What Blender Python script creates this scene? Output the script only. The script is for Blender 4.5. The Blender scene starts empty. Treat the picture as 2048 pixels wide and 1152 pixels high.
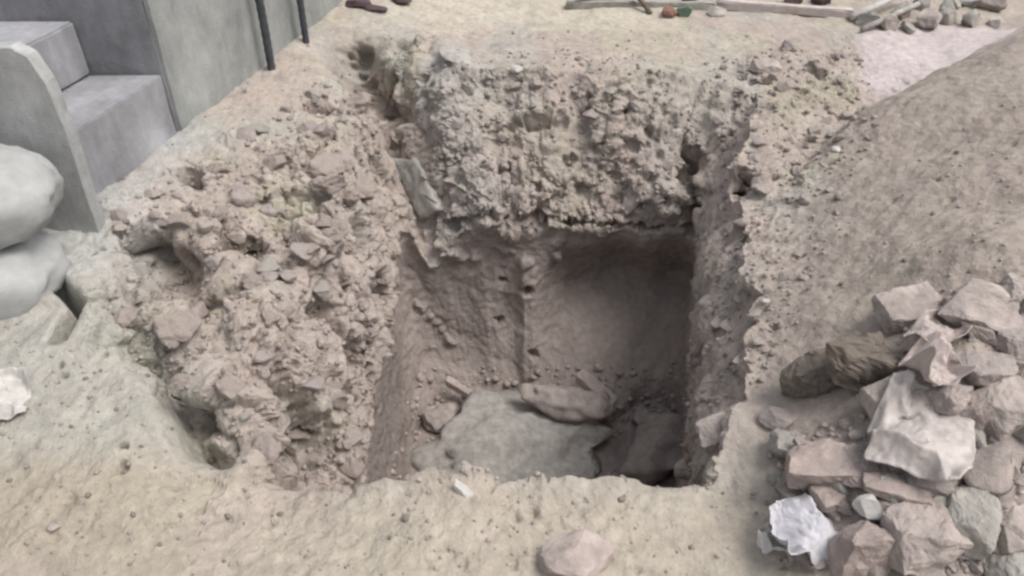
import bpy, bmesh, math, random
import numpy as np
from mathutils import Vector, Matrix, Euler

# ------------------------------------------------------------------ camera, light, exposure
S = bpy.context.scene
COL = S.collection
PITCH, CAMZ, F = math.radians(38.0), 1.5, 1607.0      # F: focal length in pixels of the 2048 px wide photograph
cam_d = bpy.data.cameras.new('camera'); cam = bpy.data.objects.new('camera', cam_d); COL.objects.link(cam)
cam.location = (0, 0, CAMZ); cam.rotation_euler = (math.pi/2 - PITCH, 0, 0)
cam_d.sensor_width = 36; cam_d.lens = F/2048*36; cam_d.clip_start = .02; cam_d.clip_end = 500
S.camera = cam
SUN_EL, SUN_AZ = math.radians(62), math.radians(104)    # azimuth measured from +Y towards +X
w = bpy.data.worlds.new('World'); S.world = w; w.use_nodes = True
nt = w.node_tree; bg = nt.nodes['Background']
sky = nt.nodes.new('ShaderNodeTexSky'); sky.sky_type = 'NISHITA'; sky.sun_disc = False
sky.sun_elevation = SUN_EL; sky.sun_rotation = SUN_AZ; sky.dust_density = 5; sky.air_density = 1.4
hs = nt.nodes.new('ShaderNodeHueSaturation'); hs.inputs['Saturation'].default_value = .3
nt.links.new(sky.outputs[0], hs.inputs['Color']); nt.links.new(hs.outputs[0], bg.inputs[0])
bg.inputs[1].default_value = .12
sl = bpy.data.lights.new('sun', 'SUN'); sl.energy = 1.5; sl.angle = math.radians(28); sl.color = (1, .95, .9)
so = bpy.data.objects.new('sun', sl); COL.objects.link(so)
sd = Vector((math.sin(SUN_AZ)*math.cos(SUN_EL), math.cos(SUN_AZ)*math.cos(SUN_EL), math.sin(SUN_EL)))
so.rotation_euler = sd.to_track_quat('Z', 'Y').to_euler(); so.location = (0, 2, 5)
S.view_settings.view_transform = 'Standard'; S.view_settings.look = 'None'
S.view_settings.gamma = 1; S.view_settings.use_curve_mapping = False
S.view_settings.exposure = 0.42
S.render.engine = 'CYCLES'
S.cycles.use_denoising = True
S.cycles.pixel_filter_type = 'BLACKMAN_HARRIS'; S.cycles.filter_width = 2.7   # the photograph is a soft video frame
S.cycles.max_bounces = 10; S.cycles.diffuse_bounces = 8

rng = random.Random(7)
nr = np.random.default_rng(7)

# ------------------------------------------------------------------ helpers: projection
cP, sP = math.cos(PITCH), math.sin(PITCH)
def ray(px, py):
    u = (px-1024)/F; v = (576-py)/F
    return Vector((u, cP + v*sP, -sP + v*cP)).normalized()
def plan(px, py, z=0.0):
    d = ray(px, py); t = (z-CAMZ)/d.z
    return (d.x*t, d.y*t)
def proj(P):
    dep = P[:, 1]*cP - (P[:, 2]-CAMZ)*sP
    up = P[:, 1]*sP + (P[:, 2]-CAMZ)*cP
    dd = np.where(dep > .05, dep, np.nan)
    return 1024 + F*P[:, 0]/dd, 576 - F*up/dd, dep

# ------------------------------------------------------------------ helpers: noise
def hash3(i, j, k, s=0):
    h = (i.astype(np.int64)*374761393 + j.astype(np.int64)*668265263 + k.astype(np.int64)*2147483647 + s*974634777) & 0xffffffff
    h = ((h ^ (h >> 13))*1274126177) & 0xffffffff
    h = ((h ^ (h >> 16))*2246822519) & 0xffffffff
    h = h ^ (h >> 15)
    return (h & 0xffffff)/float(0x1000000)
def vnoise(P, sc, s=0):
    q = P/sc; f = np.floor(q); t = q-f; t = t*t*t*(t*(t*6-15)+10); f = f.astype(np.int64)
    r = 0
    for a in (0, 1):
        wa = t[:, 0] if a else 1-t[:, 0]
        for b in (0, 1):
            wb = t[:, 1] if b else 1-t[:, 1]
            for c in (0, 1):
                wc = t[:, 2] if c else 1-t[:, 2]
                r = r + wa*wb*wc*hash3(f[:, 0]+a, f[:, 1]+b, f[:, 2]+c, s)
    return r*2-1
def fbm(P, sc, n=4, s=0, g=.5):
    r = 0; a = 1; tot = 0
    for i in range(n):
        r = r + a*vnoise(P + i*3.17, sc, s+i); tot += a; a *= g; sc *= .47
    return r/tot*1.6
def worley(P, sc, s=0):
    q = P/sc; f = np.floor(q).astype(np.int64); t = q - f
    d1 = np.full(len(P), 9.); d2 = d1.copy(); rv = np.zeros(len(P)); tl = np.zeros(len(P))
    for a in (-1, 0, 1):
        for b in (-1, 0, 1):
            for c in (-1, 0, 1):
                i, j, k = f[:, 0]+a, f[:, 1]+b, f[:, 2]+c
                dx = a + hash3(i, j, k, s) - t[:, 0]; dy = b + hash3(i, j, k, s+1) - t[:, 1]; dz = c + hash3(i, j, k, s+2) - t[:, 2]
                d = dx*dx+dy*dy+dz*dz
                m = d < d1
                d2 = np.where(m, d1, np.minimum(d2, d))
                hv = hash3(i, j, k, s+3)
                rv = np.where(m, hv, rv)
                g1 = (hv*7.13) % 1 - .5; g2 = (hv*13.7) % 1 - .5; g3 = (hv*29.3) % 1 - .5
                tl = np.where(m, -(dx*g1+dy*g2+dz*g3), tl)
                d1 = np.where(m, d, d1)
    return np.sqrt(d1), np.sqrt(d2), rv, tl
def sstep(a, b, x):
    t = np.clip((x-a)/(b-a), 0, 1); return t*t*(3-2*t)
def poly_sd(X, Y, poly):
    """signed distance (negative inside) to a closed polygon, in metres on the plan"""
    d = np.full(X.shape, 1e9); ins = np.zeros(X.shape, bool); n = len(poly)
    for i in range(n):
        ax, ay = poly[i]; bx, by = poly[(i+1) % n]
        ex, ey = bx-ax, by-ay; L = ex*ex+ey*ey
        t = np.clip(((X-ax)*ex+(Y-ay)*ey)/L, 0, 1)
        d = np.minimum(d, (X-ax-t*ex)**2+(Y-ay-t*ey)**2)
        c = ((ay > Y) != (by > Y)) & (X < (bx-ax)*(Y-ay)/(by-ay if by != ay else 1e-9)+ax)
        ins ^= c
    d = np.sqrt(d); return np.where(ins, -d, d)
def zone(X, Y, pix, feather, shift=0.0):
    return 1 - sstep(-feather+shift, feather+shift, poly_sd(X, Y, [plan(*p) for p in pix]))
def line_d(X, Y, pts):
    d = np.full(X.shape, 1e9)
    for (ax, ay), (bx, by) in zip(pts[:-1], pts[1:]):
        ex, ey = bx-ax, by-ay; t = np.clip(((X-ax)*ex+(Y-ay)*ey)/(ex*ex+ey*ey), 0, 1)
        d = np.minimum(d, np.hypot(X-ax-t*ex, Y-ay-t*ey))
    return d

# ------------------------------------------------------------------ materials
MATS = {}
def stain(m, sc=1.6, lo=.72, hi=1.08):
    t = m.node_tree; N = t.nodes; L = t.links; b = N['Principled BSDF']; src = b.inputs['Base Color'].links[0].from_socket
    co = N.new('ShaderNodeTexCoord'); mp = N.new('ShaderNodeMapping'); mp.inputs['Scale'].default_value = (1, 1, .35)
    n = N.new('ShaderNodeTexNoise'); n.inputs['Scale'].default_value = sc*3; n.inputs['Detail'].default_value = 9; n.inputs['Roughness'].default_value = .7
    L.new(co.outputs['Object'], mp.inputs[0]); L.new(mp.outputs[0], n.inputs['Vector'])
    r = N.new('ShaderNodeMapRange'); r.inputs[1].default_value = .38; r.inputs[2].default_value = .6; r.inputs[3].default_value = lo; r.inputs[4].default_value = hi
    L.new(n.outputs[0], r.inputs[0]); v = N.new('ShaderNodeVectorMath'); v.operation = 'SCALE'
    L.new(src, v.inputs[0]); L.new(r.outputs[0], v.inputs['Scale']); L.new(v.outputs[0], b.inputs['Base Color'])

def soil_mat(name, base=None, attr=True, rough=.95, bump=.35, var=.18, scale=26, grit=160):
    m = bpy.data.materials.new(name); m.use_nodes = True; t = m.node_tree; N = t.nodes; L = t.links
    b = N['Principled BSDF']; b.inputs['Roughness'].default_value = rough
    try: b.inputs['Specular IOR Level'].default_value = .2
    except Exception: pass
    co = N.new('ShaderNodeTexCoord')
    if attr:
        a = N.new('ShaderNodeAttribute'); a.attribute_name = 'tint'; src = a.outputs['Color']
    else:
        a = N.new('ShaderNodeRGB'); a.outputs[0].default_value = (*base, 1); src = a.outputs[0]
    n1 = N.new('ShaderNodeTexNoise'); n1.inputs['Scale'].default_value = scale; n1.inputs['Detail'].default_value = 6
    n1.inputs['Roughness'].default_value = .65
    n2 = N.new('ShaderNodeTexNoise'); n2.inputs['Scale'].default_value = grit; n2.inputs['Detail'].default_value = 4
    L.new(co.outputs['Object'], n1.inputs['Vector']); L.new(co.outputs['Object'], n2.inputs['Vector'])
    r = N.new('ShaderNodeMapRange'); r.inputs[1].default_value = .3; r.inputs[2].default_value = .7
    r.inputs[3].default_value = 1-var; r.inputs[4].default_value = 1+var
    L.new(n1.outputs[0], r.inputs[0])
    vm = N.new('ShaderNodeVectorMath'); vm.operation = 'SCALE'
    L.new(src, vm.inputs[0]); L.new(r.outputs[0], vm.inputs['Scale']); L.new(vm.outputs[0], b.inputs['Base Color'])
    ad = N.new('ShaderNodeMath'); ad.operation = 'ADD'; L.new(n1.outputs[0], ad.inputs[0])
    ml = N.new('ShaderNodeMath'); ml.operation = 'MULTIPLY'; ml.inputs[1].default_value = .35
    L.new(n2.outputs[0], ml.inputs[0]); L.new(ml.outputs[0], ad.inputs[1])
    bp = N.new('ShaderNodeBump'); bp.inputs['Strength'].default_value = bump; bp.inputs['Distance'].default_value = .02
    L.new(ad.outputs[0], bp.inputs['Height']); L.new(bp.outputs[0], b.inputs['Normal'])
    MATS[name] = m; return m
M_soil = soil_mat('dry_soil', bump=.6, scale=34, grit=120, var=.16)
def flat(name, col, **k): return soil_mat(name, base=col, attr=False, **k)
M_clod = flat('soil_clod', (.32, .28, .262), var=.22)
M_clodg = flat('grey_soil_clod', (.32, .30, .27), var=.2)
M_dark = flat('damp_brown_clod', (.155, .132, .112), var=.25)
M_clodd = flat('brown_crumb', (.22, .19, .165), var=.25)
M_conc = flat('pale_rubble', (.365, .318, .295), var=.30, scale=17, bump=.45)
M_concg = flat('grey_green_rubble', (.335, .318, .292), var=.30, scale=17, bump=.45)
M_brick = flat('dusty_brick', (.33, .275, .255), var=.30, scale=17, bump=.45)
M_stone = flat('pinkish_stone', (.37, .315, .29), var=.30, scale=17, bump=.45)
M_slab = flat('grey_green_slab', (.355, .337, .315), var=.3, bump=.2)
M_step_shade = flat('cement_shaded', (.27, .272, .29), var=.22, bump=.35, scale=4)  # same cement as the other steps, darkened to paint the riser's shade
M_step_lit = flat('cement_slab', (.335, .335, .355), var=.22, bump=.35, scale=4)  # same cement again, lightened to paint light on tread and side
M_litside = flat('lit_side_cement', (.315, .325, .315), var=.2, bump=.4, scale=5)  # greenish cement of the side skin, lightened to paint the light there
M_panel = flat('pale_cement', (.42, .425, .42), var=.2, bump=.4, scale=5)
for m_ in (M_step_shade, M_step_lit, M_litside, M_panel): stain(m_)
M_steel = flat('rusty_dark_steel', (.07, .075, .085), var=.3, bump=.3, rough=.7)
M_wood = flat('grey_timber', (.48, .42, .40), var=.15, bump=.3)
M_branch = flat('dead_branch', (.16, .13, .10), var=.3)
M_rust = flat('red_brown_scrap', (.22, .13, .10), var=.2)
M_greens = flat('green_scrap', (.12, .17, .13), var=.2)
M_purple = flat('dark_scrap', (.10, .07, .075), var=.2)
M_white = flat('white_chip', (.48, .46, .44), var=.15, bump=.1)
M_sack = flat('white_woven_sack', (.37, .375, .37), var=.15, bump=.25, rough=.6, scale=14, grit=300)
M_plas = flat('white_plastic_film', (.43, .39, .37), var=.3, bump=.1, rough=.45, scale=20)
M_plasp = flat('dusty_plastic_film', (.44, .38, .36), var=.14, bump=.15, rough=.5, scale=20)
M_paper = flat('white_packet', (.50, .49, .52), var=.18, bump=.1, rough=.5)
M_ochre = flat('yellowish_clod', (.36, .33, .25), var=.2)

# ------------------------------------------------------------------ the ground with the pit
PIT = [(-.50, 1.20), (.46, 1.20), (.60, 1.8), (.70, 2.3), (.80, 2.98), (-.50, 2.98), (-.52, 2.1)]
CX, CY, FLOOR = .10, 2.05, -1.36
TOE = [plan(*p) for p in [(1500, 900), (1500, 790), (1560, 640), (1650, 430), (1750, 250)]]
def pix_poly(p): return [plan(*q) for q in p]
BANK = pix_poly([(1405, 850), (1445, 660), (1510, 430), (1655, 255), (1950, 115), (2100, 20), (2900, 20), (3200, 700), (2900, 1300), (1560, 1300)])
def H(X, Y):
    """base height of the ground, metres"""
    sd_ = -poly_sd(X, Y, BANK)
    fb = sstep(2.2, 3.1, Y)
    z = (1-fb)*.50*(1-np.exp(-(np.maximum(sd_+.03, 0)/.62)**1.45)) + fb*.46*(1-np.exp(-np.maximum(sd_, 0)/.36))*sstep(-.02, .12, sd_)
    # rubble heap in the right foreground
    x0, y0 = plan(1830, 900, .1)
    z += .04*np.exp(-(((X-x0)/.28)**2+((Y-y0)/.4)**2))
    # gentle swells
    P = np.stack([X, Y, X*0], -1)
    z += .018*fbm(P, .9, 2, 5) + .010*fbm(P, .35, 2, 6)
    # left bank falls a little to the pit
    d = line_d(X, Y, [plan(700, 200), plan(640, 420), plan(560, 700), plan(560, 900)])
    z -= .07*np.exp(-(d/.28)**2)
    # behind the pit: a low lip of thrown soil
    d = line_d(X, Y, [plan(960, 150), plan(1200, 150), plan(1450, 200)])
    z += .05*np.exp(-(d/.16)**2)
    # channel running off the far left corner
    d = line_d(X, Y, [plan(700, 95), plan(770, 150), plan(800, 225), plan(840, 290)])
    z -= .30*np.exp(-(d/.12)**2)
    # ridge of pale clay right of it
    d = line_d(X, Y, [plan(880, 95), plan(915, 150), plan(880, 230)])
    z += .05*np.exp(-(d/.08)**2)
    d = line_d(X, Y, [plan(750, 190), plan(790, 290)])
    z += .05*np.exp(-(d/.05)**2)
    # scarp in the left foreground: pale crust on one side, hollow on the other
    d = line_d(X, Y, [plan(300, 690), plan(350, 770), plan(400, 850), plan(450, 862)])
    z -= .20*np.exp(-(((d)/.05)**2))
    d = line_d(X, Y, [plan(240, 690), plan(300, 770), plan(370, 860)])
    z += .035*np.exp(-(d/.07)**2)
    # Y-shaped crack in the pale crust and the crust plates on both sides of it
    d = np.minimum(line_d(X, Y, [plan(108, 565), plan(165, 622), plan(122, 690)]), line_d(X, Y, [plan(165, 622), plan(208, 605)]))
    z += .035*np.exp(-(d/.10)**2) - .20*np.exp(-(d/.021)**3)
    # hollows of the left bank
    for px, py, r, dp in [(330, 535, .14, .20), (400, 580, .10, .12), (290, 490, .07, .12), (480, 475, .06, .09), (612, 862, .095, .52), (560, 850, .06, .32),
                          (580, 770, .085, .34), (655, 640, .06, .2), (700, 720, .05, .25), (630, 825, .05, .2), (575, 395, .05, .07), (520, 365, .035, .06), (650, 395, .05, .07), (375, 350, .05, .06),
                          (650, 215, .05, .04), (1480, 360, .07, .08), (1170, 232, .05, .04), (1070, 245, .07, .07)]:
        x0, y0 = plan(px, py); z -= dp*np.exp(-(((X-x0)**2+(Y-y0)**2)/r**2)**1.7)
    for px, py, r, dp in [(560, 700, .09, .06), (520, 600, .09, .05), (430, 760, .1, .05), (480, 860, .07, .05), (620, 520, .08, .05), (400, 420, .1, .05),
                          (240, 420, .12, .05), (240, 640, .07, .03), (1430, 860, .07, .05), (1900, 720, .15, .06)]:
        x0, y0 = plan(px, py); z += dp*np.exp(-(((X-x0)**2+(Y-y0)**2)/r**2))
    return z

NA = 1500
th = np.linspace(-math.pi, math.pi, NA, endpoint=False)
def ray_poly(th):
    R = np.full(th.shape, 9.)
    dx, dy = np.cos(th), np.sin(th)
    for i in range(len(PIT)):
        ax, ay = PIT[i][0]-CX, PIT[i][1]-CY; bx, by = PIT[(i+1) % len(PIT)][0]-CX, PIT[(i+1) % len(PIT)][1]-CY
        ex, ey = bx-ax, by-ay; den = dx*ey-dy*ex
        t = (ax*ey-ay*ex)/np.where(abs(den) < 1e-9, 1e-9, den); s = (ax*dy-ay*dx)/np.where(abs(den) < 1e-9, 1e-9, den)
        ok = (t > 0) & (s >= -1e-6) & (s <= 1+1e-6)
        R = np.where(ok & (t < R), t, R)
    return R
Rr = ray_poly(th)
# corners rounded: circular smoothing over the angle
k = np.exp(-np.linspace(-2, 2, 41)**2); k /= k.sum()
Rs = np.convolve(np.concatenate([Rr[-20:], Rr, Rr[:20]]), k, 'valid')
c_, s_ = np.cos(th), np.sin(th)
far = sstep(.62, .85, s_)                    # weight of the far wall
left = sstep(.55, .85, -c_)*(1-far)
near = sstep(.55, .8, -s_)
P1 = np.stack([c_*2, s_*2, c_*0], -1)
Rs = Rs + .02*fbm(P1, .5, 3, 11)*(1-.8*near) 
# rings
a_floor = np.linspace(0, 1, 56, endpoint=False)**.8
a_wall = np.linspace(1, 0, 230, endpoint=False)          # t: 1 at the floor, 0 at the rim
d_out = np.concatenate([np.linspace(0, 1.3, 250, endpoint=False), 1.3 + np.cumsum(.0055*1.045**np.arange(80)) ])
d_far = d_out[-1]*np.exp(np.linspace(.03, math.log(90/d_out[-1]), 26))
d_out = np.concatenate([d_out, d_far])
rings = []
lipn = .11*fbm(P1, .30, 4, 15)
T = th[None, :]
def far_top(t):   # horizontal offset outwards of the wall face at depth t
    tl = .33
    up = np.interp(t, [0, .12, .30, .345, .38, .52, .7, .9, 1.0], [.46, .25, .05, .01, .03, .035, -.01, -.10, -.20])
    return up
def left_top(t):
    return np.interp(t, [0, .1, .25, .42, .5, .8, 1], [.20, .09, .02, -.01, .02, .0, -.07])
def side_top(t):
    return np.interp(t, [0, .1, .3, .5, .8, 1], [.015, .0, -.01, .02, .06, .03]) + .085*(1-sstep(0, .18, t))*sstep(.3, .7, c_)
def wall_off(t, c, s, wf, wl):
    tw = np.clip(t + lipn*np.sin(np.pi*np.clip(t, 0, 1)), 0, 1)
    o = wf*far_top(tw) + wl*left_top(t) + (1-wf-wl)*side_top(t)
    x = c*1.1                                          # rough lateral position on the far wall
    alcove = sstep(-.12, .48, x)*(1-sstep(.60, .8, x))*wf
    o = o + .28*alcove*sstep(.40, .70, t)*(1-2.0*sstep(.66, 1.0, t))
    ridge = np.exp(-((x+.0)/.09)**2)*wf
    o = o - .05*ridge*sstep(.42, .6, t)
    return o
nf, nw, no = len(a_floor), len(a_wall), len(d_out)
rag = .075*fbm(P1, .22, 3, 14)*(1-near)*(.3+.7*far)
rad_rim = Rs + wall_off(np.zeros(NA), c_, s_, far, left) + rag
rad_bot = Rs + wall_off(np.ones(NA), c_, s_, far, left)
XS = []; YS = []; ZS = []; TT = []
fl = lambda X, Y: FLOOR + .03*fbm(np.stack([X, Y, X*0], -1), .3, 3, 21) + .10*sstep(2.55, 2.9, Y) - .0*X
for a in a_floor:
    X = CX + c_*rad_bot*a; Y = CY + s_*rad_bot*a
    XS.append(X); YS.append(Y); ZS.append(fl(X, Y)); TT.append(np.full(NA, 2.))
Xr = CX + c_*rad_rim; Yr = CY + s_*rad_rim; Zr = H(Xr, Yr)
Zb = fl(CX + c_*rad_bot, CY + s_*rad_bot)
for t in a_wall:
    o = wall_off(np.full(NA, t), c_, s_, far, left)
    rr = Rs + o + rag*(1-sstep(0, .34, t))
    XS.append(CX + c_*rr); YS.append(CY + s_*rr); ZS.append(Zr*(1-t) + Zb*t); TT.append(np.full(NA, t))
for d in d_out:
    rr = rad_rim + d
    X = CX + c_*rr; Y = CY + s_*rr
    XS.append(X); YS.append(Y); TT.append(np.full(NA, -d)); ZS.append(H(X, Y) if d < 25 else np.zeros(NA))
NR = len(XS)
V = np.stack([np.array(XS), np.array(YS), np.array(ZS)], -1)   # NR x NA x 3
TTg = np.array(TT)
def normals(V):
    du = np.roll(V, -1, 1)-np.roll(V, 1, 1)
    dv = np.empty_like(V); dv[1:-1] = V[2:]-V[:-2]; dv[0] = V[1]-V[0]; dv[-1] = V[-1]-V[-2]
    n = np.cross(dv, du); n /= np.maximum(np.linalg.norm(n, axis=-1, keepdims=True), 1e-9)
    return n
def ringsmooth(N, k=6):
    for _ in range(k):
        N = (N + np.roll(N, 1, 1)+np.roll(N, -1, 1))/3
        M = N.copy(); M[1:-1] = (N[2:]+N[:-2]+N[1:-1])/3; N = M
    return N/np.maximum(np.linalg.norm(N, axis=-1, keepdims=True), 1e-9)
N0 = normals(V)
if N0[-30, NA//2, 2] < 0: N0 = -N0; FLIP = True
else: FLIP = False
# hollows and lumps read off the photograph, as points in space: (px, py, radius px)
HOLES_EXTRA = []
HOLES = """480 183 10;630 212 20;375 350 24;240 360 8;320 348 8;520 350 16;590 355 14;495 395 14;560 385 14;640 395 20;730 108 16;805 95 16;790 160 20;845 158 10;860 182 13
775 215 22;730 222 8;640 280 10;668 285 12;715 310 14;795 262 10;790 370 10;765 380 12;970 165 10;988 176 11;1035 160 8;1065 120 12;1220 170 15;1178 192 10;1147 192 7
1300 165 12;1040 250 22;1070 243 20;1100 243 22;1125 245 14;1102 277 9;1170 232 16;975 338 11;1000 343 12;1025 338 12;1075 378 16;1135 330 16;1190 295 16;1265 298 16;1250 225 12
1480 157 10;1505 165 12;1530 166 12;1630 150 14;1660 130 14;1605 180 8;1510 198 10;1580 213 12;1603 227 8;1700 258 10;1718 248 14;1745 255 10;1785 180 9;1810 165 10
1470 365 18;1488 358 16;1497 385 8;1460 265 8;1345 245 10;1555 290 8;1605 287 10;1583 322 8;1660 330 12;1585 350 12;1545 363 7;2020 290 9;1786 402 9;1870 365 10;1900 400 9
1370 300 12;1380 320 16;1370 370 18;1365 340 14;1385 420 18;1380 460 16;1390 500 14;450 450 12;450 475 14;455 500 12;490 498 14;520 465 8;280 480 26;310 500 22;355 508 14;430 508 10;245 573 7
570 530 16;540 605 12;465 640 10;650 620 18;660 660 20;570 760 22;575 790 18;210 712 8;345 700 7;125 735 8;125 755 10;480 740 12;725 450 10;730 485 14;760 485 12;765 575 18;690 568 10;630 612 8
720 720 18;705 745 15;940 440 16;900 452 12;985 437 16;1015 437 12;1075 435 20;1050 438 14;1105 440 14;1140 445 10;1200 410 8;1280 415 10;1230 448 10;1285 450 10;1005 560 7;1055 585 12;1000 645 10;1065 710 8
1427 416 7;1455 475 7;1483 478 7;1510 446 9;1580 470 8;1600 510 8;1610 535 7;1615 552 7;1395 595 9;1530 620 9;1575 593 7;1547 653 8;1542 690 7;1455 710 9;1460 735 12;1757 632 8
250 895 12;250 938 11;212 972 8;140 995 12;105 1072 11;490 995 9;400 1020 9;535 1045 10;630 1005 8;440 860 16;410 820 20;925 1130 9;980 980 9;1065 1025 12;1030 1035 10;1030 1135 8;1270 1137 10;620 900 20;560 900 16
680 470 10;610 470 10;560 440 12;690 340 10;740 380 12;590 620 10;620 700 12;500 690 10;540 860 12;640 780 14;680 820 12;700 880 12;400 480 10;860 300 10;930 300 10;890 350 9;950 400 9;1110 400 12;1160 375 12;1230 350 12;1300 360 12;1320 310 12;1300 260 10;1240 400 12;1190 330 10;1330 400 12"""
LINES = [((1372, 262), (1388, 400), (1400, 560), 11), ((705, 215), (742, 330), (728, 430), (768, 600), 11), ((762, 300), (795, 440), 9), ((690, 560), (735, 690), (745, 800), 12),
         ((880, 440), (1000, 436), (1140, 444), (1330, 455), 9), ((1035, 245), (1130, 247), 10), ((440, 440), (452, 498), (515, 500), 8), ((700, 110), (740, 170), (780, 235), 12), ((1410, 420), (1430, 640), 7)]
for L_ in LINES:
    for (ax, ay), (bx, by) in zip(L_[:-2], L_[1:-1]):
        n_ = max(2, int(math.hypot(bx-ax, by-ay)/(L_[-1]*1.6)))
        for k_ in range(n_+1):
            HOLES_EXTRA.append((ax+(bx-ax)*k_/n_ + rng.uniform(-5, 5), ay+(by-ay)*k_/n_ + rng.uniform(-5, 5), L_[-1]*rng.uniform(.7, 1.2)*.8))
LUMPS = [(832, 608, 9), (845, 618, 9), (858, 633, 10), (872, 645, 9), (884, 660, 8), (896, 678, 8), (905, 686, 7), (905, 505, 14), (950, 515, 14), (1010, 500, 10), (1050, 525, 12), (1110, 510, 12), (850, 470, 12), (880, 490, 12), (920, 515, 12)]
HOLES = [tuple(map(float, q.split())) for ln in HOLES.split('\n') for q in ln.split(';')]
flatV = V.reshape(-1, 3)
ppx, ppy, pdep = proj(flatV)
vis = np.where((ppx > -60) & (ppx < 2110) & (ppy > -60) & (ppy < 1210) & (pdep > .3))[0]
vp = np.stack([ppx[vis], ppy[vis]], -1); vd = pdep[vis]
def surf_pt(px, py):
    m = (abs(vp[:, 0]-px) < 6) & (abs(vp[:, 1]-py) < 6)
    ii = np.where(m)[0]
    if len(ii) == 0: return None
    dmin = vd[ii].min(); jj = ii[vd[ii] < dmin+.05]
    b = jj[np.argmin((vp[jj, 0]-px)**2+(vp[jj, 1]-py)**2)]
    return vis[b]
D1 = np.zeros(len(flatV))
BIG = [(585, 925, 46, .17), (645, 895, 40, .15), (575, 790, 44, .14), (625, 840, 34, .10), (700, 715, 38, .13), (705, 760, 26, .12), (655, 640, 36, .11), (560, 455, 28, .06), (468, 470, 24, .09), (500, 500, 20, .06),
       (725, 465, 24, .08), (750, 585, 26, .09), (300, 500, 44, .10), (360, 545, 44, .09), (590, 395, 28, .06), (775, 205, 34, .07), (720, 130, 26, .05), (810, 100, 24, .05), (540, 610, 20, .05), (380, 355, 26, .05),
       (375, 800, 26, .10), (415, 845, 24, .10), (1375, 330, 22, .09), (1385, 430, 20, .08), (1392, 520, 16, .06), (760, 330, 16, .06), (690, 560, 18, .07), (640, 215, 22, .04), (1480, 362, 22, .045),
       (530, 690, 60, -.05), (610, 720, 40, -.04), (640, 500, 46, -.04), (500, 820, 44, -.04), (470, 640, 44, -.03), (620, 300, 50, -.03)]
V2 = flatV.copy(); BIGM = np.zeros(len(flatV))
def add_big():
    global V2
    n_ = ringsmooth(N0, 10).reshape(-1, 3)
    for px, py, r, dp in BIG:
        i = surf_pt(px, py)
        if i is None: continue
        p = flatV[i]; s = r*pdep[i]/F*(1.15 if dp > 0 else 1)
        box = np.where((abs(flatV[:, 0]-p[0]) < 3*s) & (abs(flatV[:, 1]-p[1]) < 3*s) & (abs(flatV[:, 2]-p[2]) < 3*s))[0]
        q = flatV[box]-p
        d = (q**2).sum(1)/(s*s); d = d*(1+.7*np.clip(fbm(q+p*2.7, s*1.2, 3, 9), -1, 1))
        dr = -n_[i] + np.array([0, .25, -.6]); dr /= np.linalg.norm(dr)
        if dp > 0: BIGM[box] = np.maximum(BIGM[box], np.exp(-(d/1.3)**1.4)*dp)
        V2[box] += (np.exp(-d**1.4)*dp)[:, None]*(dr if dp > 0 else -n_[i])[None, :]
add_big()
for px, py, r in HOLES + HOLES_EXTRA + [(a_, b_, -c_) for a_, b_, c_ in LUMPS]:
    i = surf_pt(px, py); sg = 1 if r > 0 else -.55; r = abs(r)
    if i is None: continue
    p = flatV[i]; s = r*pdep[i]/F*.95
    box = np.where((abs(flatV[:, 0]-p[0]) < 3*s) & (abs(flatV[:, 1]-p[1]) < 3*s) & (abs(flatV[:, 2]-p[2]) < 3*s))[0]
    q = flatV[box]-p
    el = .7 + rng.random()*.6
    d = (q[:, 0]/el)**2+(q[:, 1])**2+(q[:, 2]*1.1)**2
    d = d*(1+.75*np.clip(fbm(q+p*3.1, s*1.3, 2, 7), -1, 1))
    if sg > 0 and (py > 955 or px > 1640 or (py < 435 and 850 < px < 1350)): sg = .45
    D1[box] -= sg*((2.9 if sg > 0 else 2.1)*s*np.exp(-(d/(s*s))**1.5) - .35*s*np.exp(-d/(s*s*3.2)))
D1 = np.maximum(D1, -.12)
V = (V2 + D1[:, None]*ringsmooth(N0, 8).reshape(-1, 3)).reshape(V.shape)
# roughness of each place
X, Y, t = V[..., 0].ravel(), V[..., 1].ravel(), TTg.ravel()
Pf = V.reshape(-1, 3)
RING = [(120, 590), (150, 460), (260, 360), (420, 280), (560, 200), (680, 95), (860, 75), (1000, 110), (1250, 120), (1420, 140), (1560, 100), (1720, 110),
        (1750, 220), (1650, 330), (1580, 450), (1520, 640), (1450, 800), (1400, 900), (1400, 960), (600, 975), (480, 900), (330, 780), (200, 690)]
ring = zone(X, Y, RING, .07)
wj = .03*fbm(Pf, .4, 2, 31)
leftish = zone(X, Y, [(150, 620), (240, 480), (470, 350), (680, 230), (690, 95), (860, 75), (830, 300), (800, 965), (600, 975), (450, 900), (330, 780), (200, 690)], .10)
rough = .10 + ring*(.34 + .66*leftish)
rough = np.maximum(rough, .38*zone(X, Y, [(0, 870), (250, 850), (520, 900), (640, 990), (640, 1060), (300, 1080), (0, 1100)], .12))
rough = np.maximum(rough, .26*zone(X, Y, [(1000, 960), (1500, 960), (1560, 1200), (1000, 1200)], .12))
wall = (t >= 0) & (t <= 1)
LN = np.tile(lipn, NR)*.9; wr = 1-sstep(.31, .43, t+wj*1.2+LN)
# on the left wall the crumbly layer reaches lower
lw = np.tile(left, NR); tth = np.interp(Y, [1.3, 1.85, 2.5, 2.9], [.70, .60, .36, .34]); wr = np.where(lw > .3, 1-sstep(tth-.04, tth+.05, t+wj*2), wr)
wr = wr*(1-.38*np.tile(far, NR))*(1-.45*np.tile((1-far)*(c_ > 0), NR))
rough = np.where(wall, .13 + .80*wr, rough)
rough = np.where(t > 1.5, .22, rough)
farfade = 1-sstep(2.5, 5, -t)
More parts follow.
